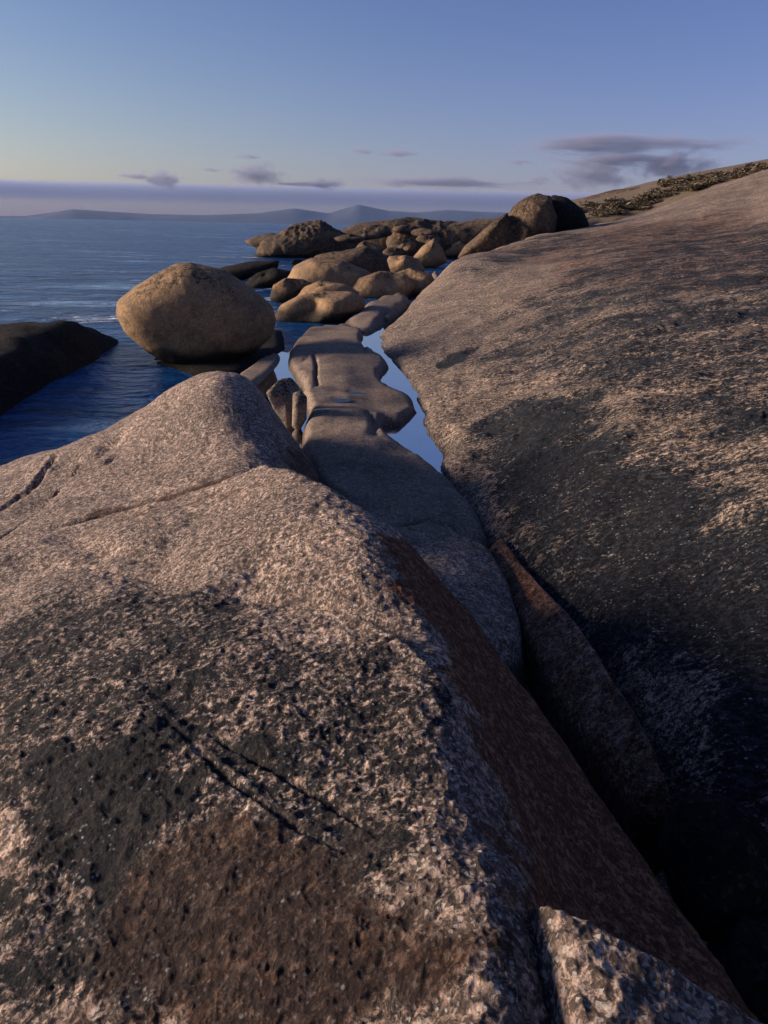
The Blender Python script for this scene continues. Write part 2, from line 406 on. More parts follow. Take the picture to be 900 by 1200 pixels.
def build_rock(rock, name, label, cat, mat, du=.0018, h=1.7, amp=1.0, base=-.8, stain_shade=None, flow=None, kind=None, extra=None, rough_far=1.0, dvk=1.0, kmax=.02, seed=0.):
    ft = rock.foot; u = np.arctan2(ft[:, 0], ft[:, 1]); r = np.hypot(ft[:, 0], ft[:, 1])
    mg = rock.wid
    if ft[:, 1].min() < 0 and sdf(np.zeros((1, 2)), ft)[0] < 0: ul, uh, rl = -1.75, 1.75, .45
    else:
        ul, uh = max(-1.6, u.min()-mg/r.min()), min(1.6, u.max()+mg/r.min()); rl = max(.45, r.min()-mg*1.5)
    xy, Q, sp = polar_grid(ul, uh, rl, r.max()+mg*1.5, du=du, h=h, dvk=dvk, kmax=kmax)
    sd = sdf(xy, ft); k0 = sd < rock.wid*1.6
    # drop the points far outside before the heavy work
    idx = np.where(k0)[0]; z = np.full(len(xy), -50.0)
    X = xy[idx]; zz = rock(X, sd[idx]); s = sp[idx]
    P = np.stack([X[:, 0], X[:, 1], zz], 1)
    for ln, wd, dp, tp in rock.grooves:
        wob = perlin(P/ (wd*3) + 5.5)*wd*.5
        d, t = dline(X, ln); d = np.maximum(0, d+wob)
        e = (np.sin(np.clip(t, 0, 1)*math.pi)**.5 if tp else 1)
        zz -= dp*e*np.exp(-(d/wd)**2)
    for ln, hg, lg in rock.steps:
        Xw = X + .05*np.stack([perlin(P*3.1), perlin(P*3.1+7)], 1)
        d, t = dline(Xw, ln); sg = np.full(len(X), 1e9); side = np.zeros(len(X))
        for a_, b_ in zip(ln[:-1, :2], ln[1:, :2]):
            e_ = b_-a_; tt = np.clip(((Xw-a_)@e_)/(e_@e_), 0, 1); dd = np.linalg.norm(Xw-a_-tt[:, None]*e_, axis=1)
            cr_ = e_[0]*(Xw[:, 1]-a_[1])-e_[1]*(Xw[:, 0]-a_[0]); m_ = dd < sg; sg = np.where(m_, dd, sg); side = np.where(m_, cr_, side)
        zz -= hg*np.where(side > 0, smooth(d, 0, .05)*np.exp(-d/lg), 0)*np.sin(np.clip(t, .02, .98)*math.pi)**.6
    lump = fbm(P, 1.1, 4, .5, seed+1.7, spacing=s)*.055
    mid = fbm(P*np.array([.75,1.2,1]), .16, 3, .6, seed+9.1, spacing=s)*.006
    rdg = fbm(P, .09, 3, .62, seed+4.4, ridged=True, spacing=s)*.006
    zz = zz + amp*(lump+mid+rdg)
    if extra is not None: zz = extra(X, zz, s)
    z[idx] = zz
    V = np.stack([xy[:, 0], xy[:, 1], z], 1)
    at = {}
    if True:
        c = np.zeros((len(xy), 4))
        if stain_shade is not None: c[idx] = stain_shade(X, zz)
        at['stain_shade'] = ('FLOAT_COLOR', c)
    if flow is not None:
        c = np.zeros((len(xy), 3)); c[idx] = flow(X, zz); at['flow'] = ('FLOAT_VECTOR', c)
    keep = k0 & (z > base)
    V, Q, at = compact(V, Q, keep, at)
    c = V.mean(0); loc = (c[0], c[1], V[:, 2].min())
    o = mesh_obj(name, V, Q, mat, loc, at)
    return tag(o, label, cat, kind=kind)
def mask_poly(X, poly, feather, warp=1.3):
    P3 = np.stack([X[:, 0], X[:, 1], 0*X[:, 0]], 1); k = feather*3
    X = X + feather*warp*np.stack([fbm(P3, k, 4, .6, 3.3), fbm(P3, k, 4, .6, 8.8)], 1)
    return smooth(-sdf(X, poly), -feather, feather)

# --- front dome
dome = Rock([(340,540,1.72),(400,590,1.74),(450,650,1.74),(500,730,1.74),(530,820,1.75),(560,950,1.76),(600,1060,1.80),(640,1190,1.76),
  (250,590,1.38),(180,605,1.25),(100,628,1.1),(0,652,.95),(-100,680,.75),(250,640,1.5),(150,655,1.33),(50,668,1.12),(300,690,1.58),(200,680,1.45),
  (470,765,1.74),(380,725,1.70),(300,705,1.66),(220,695,1.56),(130,690,1.42),(40,700,1.25),
  (400,800,1.72),(300,780,1.68),(200,780,1.6),(100,780,1.48),(0,780,1.33),(-150,780,1.05),
  (450,900,1.74),(300,900,1.68),(150,900,1.57),(0,900,1.42),(450,1050,1.75),(300,1050,1.63),(150,1050,1.50),(0,1050,1.37),
  (450,1195,1.70),(250,1195,1.54),(50,1195,1.40),(-150,1195,1.25),
  (545,780,1.56),(572,860,1.56),(600,940,1.55),(625,1010,1.56),(520,700,1.45),(590,745,1.0),(600,850,1.25),(650,880,1.05),(690,920,.85),(650,1000,1.3),(720,1050,.98),(760,1040,.8),(700,1100,1.2),(800,1130,.88),(860,1165,.75),
  ('w',0,.3,1.70),('w',0,-1,1.6),('w',-3,-1,1.0),('w',1,-.8,1.3),('w',-6,0,-.2),('w',-6,4,-.1),('w',-4.5,5.5,.5)],
  [('w',-.85,5.85,0),('w',-.3,5.0,0),('w',.2,4.4,0),('w',.8,4.1,0),('w',1.08,3.55,0),('w',1.32,2.95,0),('w',1.55,2.3,0),('w',1.7,1.6,0),('w',1.5,.3,0),('w',1.4,-1.5,0),('w',-4,-1.5,0),('w',-7,2,0),('w',-6.5,5.8,0),('w',-3.3,5.8,0),('w',-2.5,5.98,0),('w',-1.45,5.98,0)],
  wid=.3, drop=.55)
dome.groove([(190,838),(270,905),(340,960),(420,1000)], .014, .03)
dome.groove([(235,850),(300,880),(380,930),(445,975)], .011, .025)
CRK = [np.array(q, float) for q in [(-.62,6.15,0),(-.95,5.98,0),(-1.45,5.9,0),(-2.0,5.92,0),(-2.5,5.85,0),(-3.3,5.72,0),(-4.5,5.95,0),(-6,6.3,0)]]
dome.grooves.append((np.array(CRK), .07, .22, False))
dome.step([(-20,664),(60,667),(130,669),(180,676)], .20, .35)
dome.step([(215,688),(300,702),(380,713),(440,736),(482,768)], .24, .40)
dome.step([(150,800),(200,845),(270,905),(345,962),(430,1005)], .035, .2)
dome.groove([(60,610),(120,640),(190,640),(205,618)], .10, .05)
def dome_stain_shade(X, z):
    c = np.zeros((len(X), 4))
    P = lambda l: [cast(dome, *p) for p in l]
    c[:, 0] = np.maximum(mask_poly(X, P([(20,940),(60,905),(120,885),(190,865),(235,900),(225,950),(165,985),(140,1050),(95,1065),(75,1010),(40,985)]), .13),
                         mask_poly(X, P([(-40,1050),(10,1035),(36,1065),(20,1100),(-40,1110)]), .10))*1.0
    c[:, 0] = np.maximum(c[:, 0], .70*mask_poly(X, P([(-60,1199),(20,1080),(160,1010),(300,960),(430,985),(520,1060),(575,1199)]), .18))  # bottom edge's fall into shade painted dark, over the rusty staining
    c[:, 0] = np.maximum(c[:, 0],   .60*mask_poly(X, P([(-60,780),(60,700),(300,690),(480,760),(540,900),(560,1190),(-60,1190)]), .2))  # unlit grey of the left side painted in, along with dark mottling
    fl = mask_poly(X, [p[:2] for p in P([(440,640),(500,720),(545,800),(575,920),(605,1050)])]+[(.75,.6),(1.6,.6),(1.7,2.2),(1.4,3.4),(.9,4.4),(.2,4.6)], .12)
    c[:, 3] = fl*.97
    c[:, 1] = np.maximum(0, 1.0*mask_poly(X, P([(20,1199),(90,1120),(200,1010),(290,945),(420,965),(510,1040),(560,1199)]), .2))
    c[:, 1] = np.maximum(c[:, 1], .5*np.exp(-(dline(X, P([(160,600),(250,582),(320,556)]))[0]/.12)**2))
    return c
build_rock(dome, 'granite_dome', 'sunlit rough granite dome filling the foreground, with black patch and rusty flank', 'rock outcrop', MG, stain_shade=dome_stain_shade)

# --- hump behind it
hump = Rock([(250,443,1.5),(300,455,1.42),(200,458,1.36),(150,490,1.05),(100,512,.75),(50,530,.4),(0,548,.1),(250,500,1.42),(300,500,1.4),(200,520,1.2),(150,540,1.0),(100,560,.85),(50,580,.7),(0,600,.6),
  (250,560,1.22),(320,540,1.25),(180,575,1.05),(100,598,.9),(20,620,.75),(330,500,1.2),(345,520,1.0),(-100,640,.4),(-100,600,.2),
  ('w',-2.3,10.6,.6),('w',-3.3,10.8,.2),('w',-1.6,10.2,.5),('w',-.8,9.0,.35),('w',-.45,8,.3),('w',-4.5,11,-.2),('w',-.4,6.8,.5)],
  [('w',-.75,6.0,0),('w',-.5,7.2,0),('w',-.65,8.6,0),('w',-1.2,9.9,0),('w',-2.0,10.8,0),('w',-3.4,11.2,0),('w',-5,11.4,0),('w',-8,10.6,0),('w',-9,8,0),('w',-6,6.2,0),('w',-3.3,5.6,0),('w',-2.5,5.75,0),('w',-1.45,5.8,0)],
  wid=.3, drop=.5)
hump.step([(5,628),(40,594),(70,564),(98,534)], .16, .6)
hump.step([(-8,588),(30,562),(64,532)], .13, .6)
hump.grooves.append((np.array(CRK), .07, .22, False))
hump.groove([(-10,632),(20,612),(50,588),(75,562),(98,538)], .045, .15)
hump.groove([(-5,592),(15,578),(40,560),(70,530)], .04, .12)
hump.groove([(-10,555),(30,545),(65,530),(100,512)], .05, .08)
hump.groove([(122,545),(140,530)], .05, .08)
hump.groove([(60,545),(110,530),(150,505)], .10, .10)
def hump_stain(X, z):
    c = np.zeros((len(X), 4))
    c[:, 2] = smooth(-z, -.30, -.08)
    c[:, 1] = np.maximum(.7*np.exp(-(dline(X, [(-.7,6.3),(-1.5,6.05),(-2.5,6.0)])[0]/.2)**2), .65*smooth(X[:, 0], -1.35, -.9))
    return c
build_rock(hump, 'granite_hump', 'rounded granite hump beside the water, just behind the foreground dome', 'rock outcrop', MG, stain_shade=hump_stain, seed=3.)

# --- near corner rock
nearr = Rock([(640,1105,1.82),(700,1140,1.83),(640,1190,1.82),(800,1190,1.80),(760,1300,1.83),(650,1400,1.82),(900,1300,1.72),(612,1070,1.80)],
  [(600,1056,1.72),(660,1084,1.72),(740,1124,1.72),(820,1164,1.70),(890,1200,1.65),(960,1260,1.6),(960,1500,1.6),(650,1500,1.8),(652,1260,1.8),(634,1170,1.8),(616,1110,1.8)], wid=.09, drop=.22)
build_rock(nearr, 'corner_rock', 'speckled granite rock at the bottom right, cut off by a narrow crack', 'rock', MG, du=.002, seed=6., base=1.0)

# --- ledge, second ledge, strip
ledge = Rock([(390,400,.42),(400,430,.52),(370,450,.5),(430,470,.42),(400,500,.55),(440,560,.6),(500,600,.58),(540,620,.45),(460,600,.62),(360,500,.45),(460,480,.42),(470,520,.48),(510,565,.46),(450,440,.40),(400,560,.62),(345,410,.3)],
  [(338,415,.25),(345,400,.25),(360,385,.25),(405,380,.25),(426,388,.25),(424,405,.25),(448,420,.25),(456,432,.25),(445,445,.25),(452,455,.25),(482,468,.25),(490,484,.25),(470,500,.25),(450,500,.25),(447,512,.25),(460,525,.25),(490,542,.25),(515,558,.25),(546,585,.25),(564,612,.25),(574,640,.25),(520,690,.25),(440,680,.25),(370,600,.25),(352,540,.25),(355,510,.25),(362,490,.25),(352,470,.25),(354,455,.25),(338,432,.25)],
  wid=.17, drop=.42, zg=.25)
ledge.groove([(367,413),(371,428),(370,440),(373,449)], .035, .14)
ledge.groove([(345,448),(362,452),(380,448)], .025, .06)
ledge.groove([(352,425),(362,415),(380,408),(400,404)], .03, .05)
ledge.groove([(395,560),(440,548),(490,560),(520,572)], .02, .03)
ledge.groove([(345,455),(355,470),(358,500),(354,512)], .07, .18)
ledge.groove([(430,480),(440,495),(437,510)], .06, .10)
ledge.groove([(412,395),(424,400),(430,412)], .05, .10)
ledge.groove([(458,618),(495,611),(530,614),(548,632)], .03, .10)
def rust_stain(X, z):
    c = np.zeros((len(X), 4)); c[:, 3] = .66; c[:, 0] = .30; c[:, 2] = smooth(-z, -.34, -.2)*.8
    return c
def low_stain(X, z):
    c = np.zeros((len(X), 4)); c[:, 2] = smooth(-z, -.36, -.26)*.85; c[:, 3] = .36
    return c
PUD = []
for (px, py, ra, rb) in ((400, 467, .17, .12), (417, 459, .17, .09)):
    c = cast(ledge, px, py); PUD.append((c, ra, rb))
def ledge_extra(X, z, s):
    for c, ra, rb in PUD:
        q = ((X[:, 0]-c[0])/ra)**2 + ((X[:, 1]-c[1])/rb/1.6)**2
        k = np.exp(-q**2*1.2); z = z*(1-k) + (c[2]-.055)*k
    return z
build_rock(ledge, 'granite_ledge', 'low smooth granite ledge running between the hump and the long tide pool', 'rock ledge', ML, amp=1.3, stain_shade=low_stain, seed=8., extra=ledge_extra)
ledge2 = Rock([(520,650,.62),(480,650,.66),(560,690,.58),(590,730,.5),(540,720,.7),(470,620,.6),(540,630,.52)],
  [(440,640,.5),(462,616,.5),(500,609,.5),(535,615,.5),(580,640,.38),(604,680,.36),(620,722,.36),(620,765,.36),(570,800,.4),(500,760,.5)], wid=.16, drop=.32)
build_rock(ledge2, 'granite_slab', 'low brown granite slab beyond a thin crack, between the dome flank and the dark cleft', 'rock slab', MG, amp=.6, seed=11., stain_shade=low_stain)
strip = Rock([(600,680,.34),(640,740,.40),(690,820,.42),(740,900,.42),(770,950,.36),(640,790,.28),(700,890,.32)],
  [(560,652,.2),(592,648,.2),(632,702,.22),(680,770,.22),(725,845,.22),(772,920,.22),(790,955,.22),(770,990,.1),(735,985,.1),(690,920,.1),(640,850,.1),(605,770,.1)], wid=.12, drop=.32)
build_rock(strip, 'granite_rib', 'narrow brown granite rib lying in the dark cleft at the foot of the slope', 'rock', MG, amp=.7, seed=13., stain_shade=rust_stain)

# --- the big slope
slope = Rock([(470,415,.36),(455,395,.34),(500,340,.9),(520,325,1.2),('d',640,275,43),('d',600,288,39),('d',560,299,35),('d',530,308,33),
  (525,540,.36),(546,590,.36),(572,630,.36),(615,680,.36),(665,735,.36),
  (520,500,.42),(560,560,.42),(600,640,.42),(650,700,.42),(700,760,.42),(760,840,.40),(820,930,.38),
  (600,500,.75),(600,560,.62),(700,600,.9),(800,600,1.15),(900,600,1.36),(700,700,.55),(800,700,.8),(900,700,1.05),(800,800,.55),(900,800,.78),(900,900,.5),
  (600,400,1.0),(700,400,1.5),(800,400,1.75),(900,400,1.95),(700,500,1.2),(800,500,1.45),(900,500,1.65),(540,430,.62),(520,380,.8),(560,340,1.4),
  (600,340,1.6),('d',800,300,24),('d',700,300,28),('d',620,300,33),('d',900,300,22),('d',1000,300,19),
  ('d',680,268,46),('d',760,252,48),('d',830,224,50),('d',900,200,52),('d',1000,172,52),('d',1100,140,50),('d',900,240,40),('d',820,262,38),
  ('w',40,70,8),('w',28,72,5),('w',8,8,3.2),('w',6,2,2.0),('w',4,-1,1.5),('w',16,14,5)],
  [(512,308,1.0),(503,318,.8),(500,335,.5),(470,372,.3),(440,390,.26),(441,408,.26),(452,420,.26),(466,430,.26),(478,442,.26),(492,468,.26),(498,490,.26),(506,512,.26),(522,528,.26),(520,548,.26),(533,575,.25),(545,596,.25),(563,625,.22),(602,676,.2),(660,735,.2),(710,800,.2),(760,868,.2),(810,935,.2),(880,1010,.2),(1000,1120,.2),('w',4,-.5,0),('w',14,0,0),('w',70,20,0),('w',80,62,0),('w',30,68,0),('w',20,66,0),('d',720,262,53),('d',690,264,50),('d',650,273,46),('d',610,286,42),('d',575,296,39),('d',545,303,36),('d',525,306,34)],
  wid=.30, drop=.45, zg=.25)
for l_ in ([(590,476),(650,452),(700,434),(770,418)], [(545,556),(600,532),(660,512),(705,498)], [(600,600),(680,560),(740,535)], [(640,365),(700,350),(790,336)], [(655,640),(720,600),(800,570)], [(600,330),(660,318),(730,312)]):
    slope.groove(l_, .022, .035)
slope.groove([(505,518),(525,510),(555,500)], .03, .10)
ga = cast(slope, 510, 428); gb = cast(slope, 700, 375); fdir = (gb-ga)[:2]; fdir /= np.linalg.norm(fdir)
def slope_flow(X, z):
    s = X@fdir; t = X@np.array([-fdir[1], fdir[0]])
    return np.stack([s*.5, t, z*.8], 1)
def slope_stain_shade(X, z):
    c = np.zeros((len(X), 4)); P = lambda l: [cast(slope, *p) for p in l]
    c[:, 0] = .98*mask_poly(X, P([(556,500),(600,480),(690,464),(760,500),(830,545),(900,610),(960,660),(1000,1000),(900,1010),(820,930),(770,830),(720,770),(665,690),(645,645),(595,600)]), .75, .8)  # black lichen, with the band's bluish shade painted into the same mask
    up = mask_poly(X, P([(520,440),(600,385),(650,330),(760,290),(900,258),(1000,240),(1100,600),(900,620),(800,545),(690,470),(600,460)]), .9)
    c[:, 0] = np.maximum(c[:, 0], up*.58)
    c[:, 0] = np.maximum(c[:, 0], .62*mask_poly(X, P([(555,300),(640,276),(700,268),(690,285),(600,312),(535,325)]), 1.0))
    c[:, 0] = np.maximum(c[:, 0], .9*mask_poly(X, P([(508,430),(520,418),(560,405),(545,425),(520,433)]), .1))
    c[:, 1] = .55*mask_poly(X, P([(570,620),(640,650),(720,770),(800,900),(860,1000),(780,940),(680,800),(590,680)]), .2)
    far = mask_poly(X, P([(640,290),(760,262),(900,250),(900,330),(700,345)]), 2.0); c[:, 1] = np.maximum(c[:, 1], .5*far); c[:, 3] = np.maximum(up*.15, .50*mask_poly(X, P([(560,300),(640,280),(700,268),(770,256),(900,246),(1000,240),(1000,330),(800,350),(640,345)]), 1.6)); c[:, 0] = np.maximum(c[:, 0], .46*mask_poly(X, P([(620,292),(700,272),(770,260),(900,250),(1000,245),(1000,330),(800,350),(640,345)]), 1.6))
    c[:, 2] = smooth(-z, -.34, -.22)*.6
    return c
def slope_extra(X, z, s):
    r = np.hypot(X[:, 0], X[:, 1])
    f = slope_flow(X, z)
    st = fbm(np.stack([f[:, 0]*1.2, f[:, 1], 0*z], 1), .5, 4, .6, 2.2, spacing=s)
    fl = fbm(np.stack([f[:, 0]*1.4, f[:, 1], 0*z], 1), .7, 5, .62, 7.2, spacing=s, ridged=True)
    q = fbm(np.stack([f[:, 0]*1.2, f[:, 1]*1.2, 0*z], 1), 1.9, 5, .55, 14.2, spacing=s)*2.6
    ter = (np.floor(q)+smooth(q-np.floor(q), .0, .14)-q)*.034          # exfoliation steps
    q2 = fbm(np.stack([f[:, 0]*1.6, f[:, 1]*1.6, 0*z], 1), .8, 4, .55, 24.2, spacing=s)*2.2
    ter += (np.floor(q2)+smooth(q2-np.floor(q2), .0, .16)-q2)*.013
    z = z + ter*smooth(r, 4.5, 9)*(1-smooth(r, 12, 24))
    q3 = fbm(np.stack([f[:, 0]*.5, f[:, 1], 0*z], 1), 5.5, 5, .5, 34.2, spacing=s)*2.4
    z = z + (np.floor(q3)+smooth(q3-np.floor(q3), .0, .2)-q3)*.13*smooth(r, 14, 28)
    return z + (st*.045+fl*.04)*smooth(r, 3.5, 11)*(1-smooth(r, 14, 30)*.75)
build_rock(slope, 'rocky_slope', 'broad granite slope rising to the right, streaked with black lichen', None, MS, h=2.2, stain_shade=slope_stain_shade, flow=slope_flow, kind='structure', extra=slope_extra, seed=21.)

# --- bed under the pools, and the pools
bed = Rock([(460,420,.05),(480,500,.06),(510,540,.08),(560,640,.05),(640,740,.05),(760,900,-.05),(320,435,.0),(400,500,.0)],
   [(425,375,0),(470,372,0),(560,500,0),(640,640,0),(760,800,0),(900,980,0),(930,1150,0),(760,1100,0),(600,850,0),(450,680,0),(340,560,0),(300,470,0),(310,425,0),(345,400,0)], wid=.3, drop=.4)
for l in ([(455,520),(470,512),(485,500),(492,485)], [(470,512),(473,525),(480,535)], [(490,540),(510,532),(525,522)]): bed.groove(l, .05, .07)
build_rock(bed, 'pool_bed', 'rock floor under the tide pools', None, ML, du=.003, amp=.5, kind='structure', seed=31.)
def sheet(name, px, z, label):
    P = [at_z(*p, z) for p in px]; c = np.mean(P, 0)
    n = len(P); V = np.array(P+[c]); Q = np.array([[i, (i+1) % n, n] for i in range(n)])
    o = mesh_obj(name, V, Q, MPOOL, c); 
    return tag(o, label, kind='structure')
sheet('tide_pool', [(418,382),(446,380),(480,430),(510,480),(540,540),(600,640),(604,672),(575,690),(560,690),(540,640),(500,580),(440,520),(430,500),(425,430)], .25, 'long still tide pool in the channel under the slope')
sheet('tide_pool', [(345,415),(352,430),(350,450),(362,480),(362,520),(340,520),(325,470),(295,458),(310,425),(330,412)], .22, 'small bright pool beside the cracked block')

for (c, ra, rb), lb in zip(PUD, ('thin puddle on the ledge, the nearer of two', 'thin puddle on the ledge, the farther of two')):
    a = np.linspace(0, 2*math.pi, 25)[:-1]; V = np.stack([c[0]+ra*np.cos(a), c[1]+rb*1.6*np.sin(a), 0*a+c[2]-.03], 1)
    V = np.vstack([V, [c[0], c[1], c[2]-.03]]); Q = np.array([[i, (i+1) % 24, 24] for i in range(24)])
    tag(mesh_obj('puddle', V, Q, MPOOL, (c[0], c[1], c[2]-.03)), lb, kind='structure')

# ------------------------------------------------------------------ closed boulders from an outline, a distance and a thickness
def ico(sub):
    import bmesh
    bm = bmesh.new(); bmesh.ops.create_icosphere(bm, subdivisions=sub, radius=1)
    V = np.array([v.co[:] for v in bm.verts]); Q = np.array([[v.index for v in f.verts] for f in bm.faces]); bm.free(); return V, Q
ICO = {s: ico(s) for s in (3, 4, 5, 6)}
def boulder(name, label, cat, out, dist, mat, thick=.8, sub=5, amp=.06, planes=(), seed=0., p=2.3, wet=None, group=None, rust=0., blk=0., kind=None):
    """out: outline in photo pixels; dist: horizontal distance of the rock's middle"""
    out = np.array(out, float); cpx = (out.max(0)+out.min(0))/2
    C3 = at_d(cpx[0], cpx[1], dist); f = np.array([C3[0], C3[1], 0]); f /= np.linalg.norm(f)
    r = np.array([f[1], -f[0], 0]); up = np.array([0, 0, 1.0])
    ab = []
    for (x, y) in out:
        d = ray(x, y); t = ((C3-CAM)@f)/(d@f); q = CAM+d*t-C3; ab.append((q@r, q@up))
    ab = np.array(ab); th = np.arctan2(ab[:, 1], ab[:, 0])
    D, Q = ICO[sub]
    a, b, c = D[:, 0], D[:, 2], D[:, 1]                    # c: away from the camera
    ang = np.arctan2(b, a); rho = np.hypot(a, b)
    Rt = np.full(len(D), 1e9)
    n = len(ab)
    for i in range(n):                                      # polar radius of the outline
        p0, p1 = ab[i], ab[(i+1) % n]; e = p1-p0
        ca, sa = np.cos(ang), np.sin(ang)
        den = ca*e[1]-sa*e[0]
        with np.errstate(divide='ignore', invalid='ignore'):
            t = (p0[0]*e[1]-p0[1]*e[0])/den; s = np.where(abs(e[0]) > abs(e[1]), (t*ca-p0[0])/(e[0]+1e-12), (t*sa-p0[1])/(e[1]+1e-12))
        ok = (t > 0) & (s >= -1e-6) & (s <= 1+1e-6); Rt = np.where(ok, np.minimum(Rt, t), Rt)
    size = np.sqrt((ab.max(0)-ab.min(0)).prod())/2
    Rt = np.where(Rt > 1e8, size, Rt)
    T = size*thick
    L = ((rho/Rt)**p + (np.abs(c)/T)**p)
    for (na, nb, nc, dd) in planes:                         # flat faces cut into it
        nn = np.array([na, nb, nc], float); nn /= np.linalg.norm(nn)
        q = np.maximum(0, (D@np.array([nn[0], nn[2], nn[1]]))/(dd*size)) if False else np.maximum(0, (a*nn[0]+b*nn[1]+c*nn[2])/(dd*size))
        L += q**(p*5)
    R = L**(-1/p)
    P = D*R[:, None]
    W = C3 + r*P[:, [0]] + up*P[:, [2]] + f*P[:, [1]]
    sc = size
    dn = fbm(W, sc*1.1, 3, .5, seed)*amp*sc*.55 + fbm(W, sc*.28, 4, .55, seed+3, ridged=True)*amp*sc*.16
    Nn = (r*D[:, [0]]+up*D[:, [2]]+f*D[:, [1]])
    W = W + Nn*dn[:, None]
    st = np.zeros((len(W), 4))
    if wet is not None: st[:, 2] = smooth(-(W[:, 2]+.12*perlin(W/.5)), -wet-.12, -wet+.12)
    st[:, 1] = rust; st[:, 0] = np.maximum(blk, .46*smooth(D[:, 2]+.5*perlin(W/(size*.7)+4.4), .15, .7))  # upper parts painted darker, patchily, for tops the low sun leaves dull
    loc = (C3[0], C3[1], W[:, 2].min())
    o = mesh_obj(name, W, Q, mat, loc, {'stain_shade': ('FLOAT_COLOR', st)})
    return tag(o, label, cat, group, kind)
def dz(px, py, z):
    q = at_z(px, py, z); return math.hypot(q[0], q[1])

boulder('boulder', 'huge smooth rounded boulder standing alone at the water edge', 'boulder',
  [(137,365),(139,352),(162,334),(194,316),(208,309),(224,308),(262,317),(300,341),(318,358),(323,374),(318,392),(296,413),(262,426),(232,431),(205,428),(172,410),(146,387)], dz(225,428,.1)+1.2, MB, .85, 6, .032,
  planes=[(.28, .52, -.80, .80), (-.35, -.12, -.92, .78), (.55, -.1, -.83, .84), (-.45, .45, -.77, .82)], p=2.5, seed=5.9, wet=.42)
B = [
 ('flat topped boulder with a dark wet band, nearest of the pile past the ledge', [(320,374),(328,358),(350,347),(380,342),(412,342),(428,350),(426,362),(405,374),(375,380),(340,380)], (375,378,.0), 1.1, MB, .45),
 ('low pale boulder tucked behind the banded flat boulder', [(338,356),(350,337),(375,329),(405,333),(420,342),(422,356),(380,360)], (380,362,.0), 1.2, MB, None),
 ('small rounded boulder with rusty wet foot at the left of the pile', [(316,350),(320,334),(335,326),(356,327),(374,337),(372,352),(340,357),(322,354)], (340,355,.0), 1.0, MB, .55),
 ('long whale backed boulder lying across the middle of the pile', [(331,334),(345,312),(365,303),(400,305),(432,318),(447,332),(442,348),(400,350),(350,345)], (390,346,.0), 1.2, MB, None),
 ('smooth boulder with lit left face, beside the dark hollow', [(406,342),(420,325),(445,318),(475,321),(487,335),(477,350),(440,353),(415,350)], (445,350,.0), 1.0, MB, None),
 ('dark low boulder between the smooth boulder and the slope', [(452,324),(480,314),(505,321),(516,340),(502,349),(470,347)], (488,346,.1), 1.0, MB, None),
 ('rough brown boulder behind the whale backed one', [(360,312),(372,299),(400,294),(430,288),(452,300),(458,322),(420,330)], (420,326,.1), 1.0, MF, None),
 ('flat grey brown boulder at the head of the dark inlet', [(448,314),(456,300),(475,299),(490,303),(499,317),(490,322),(460,322)], (472,320,.1), 1.0, MB, None),
 ('pyramid shaped pinkish boulder in the gap before the headland', [(480,306),(495,289),(509,279),(518,290),(525,307),(510,314),(490,313)], (503,312,.1), .9, MB, None),
 ('pale blocky boulder split by a vertical joint', [(452,284),(458,270),(475,266),(500,270),(505,286),(487,300),(470,300),(455,293)], (478,300,.2), .9, MF, None),
 ('small egg shaped greenish boulder under the outcrop', [(520,294),(527,286),(540,282),(547,290),(537,300),(524,300)], (533,300,.3), 1.0, MB, None),
 ('dark wet rock awash left of the pile', [(240,322),(262,313),(300,306),(328,305),(326,314),(290,326),(258,334)], (290,330,-.05), 1.0, MD, None),
 ('black wet rock awash just in front of its longer neighbour', [(280,338),(300,321),(320,314),(342,318),(338,331),(305,341)], (310,339,-.05), 1.0, MD, None),
 ('tiny dark rock breaking the water off the headland', [(340,309),(344,304),(358,304),(360,309),(350,312)], (350,311,-.05), 1.0, MD, None),
]
for k, (lab, out, (bx, by, bz), th, mt, wet) in enumerate(B):
    boulder('boulder' if mt is not MD else 'wet_rock', lab, 'boulder' if mt is not MD else 'rock', out, dz(bx, by, bz)+.5, mt, th, 5, rust=[0, .35, .5, .1, .2, 0, .3, .25, .15, .05, 0, 0, 0, 0][k], amp=.07 if mt is not MF else .12, seed=3.1*k+2, wet=wet,
            planes=[(random.uniform(-1, 1), random.uniform(.1, 1), -random.uniform(.2, 1), random.uniform(.82, .98)) for _ in range(2)], p=2.5)
# outcrop on the slope's far shoulder
boulder('outcrop_boulder', 'tilted golden slab of rock at the left foot of the skyline outcrop', 'boulder', [(536,302),(545,288),(560,276),(578,260),(594,250),(600,270),(597,300),(570,304)], 44, MF, 1.0, 5, .12, seed=4.4, planes=[(-.7,.3,-.6,.7)])
boulder('outcrop_boulder', 'tall round headed boulder on the skyline, sunlit on its left side', 'boulder', [(588,292),(590,262),(603,240),(628,228),(645,230),(652,255),(650,290),(610,298)], 45, MF, 1.0, 5, .12, seed=7.4, planes=[(-.6,.2,-.7,.75)])
boulder('outcrop_boulder', 'dark boulder with a green black crown, rightmost of the skyline outcrop', 'boulder', [(632,280),(636,238),(648,228),(664,232),(682,246),(690,265),(670,285),(645,290)], 46.5, MF, 1.0, 5, .10, seed=9.4, blk=.85)
boulder('outcrop_boulder', 'small pale block wedged at the foot of the round headed boulder', 'boulder', [(592,288),(594,262),(606,262),(622,268),(620,290),(602,294)], 43.4, MF, .9, 4, .12, seed=5.4, planes=[(-.5,.3,-.8,.7)])
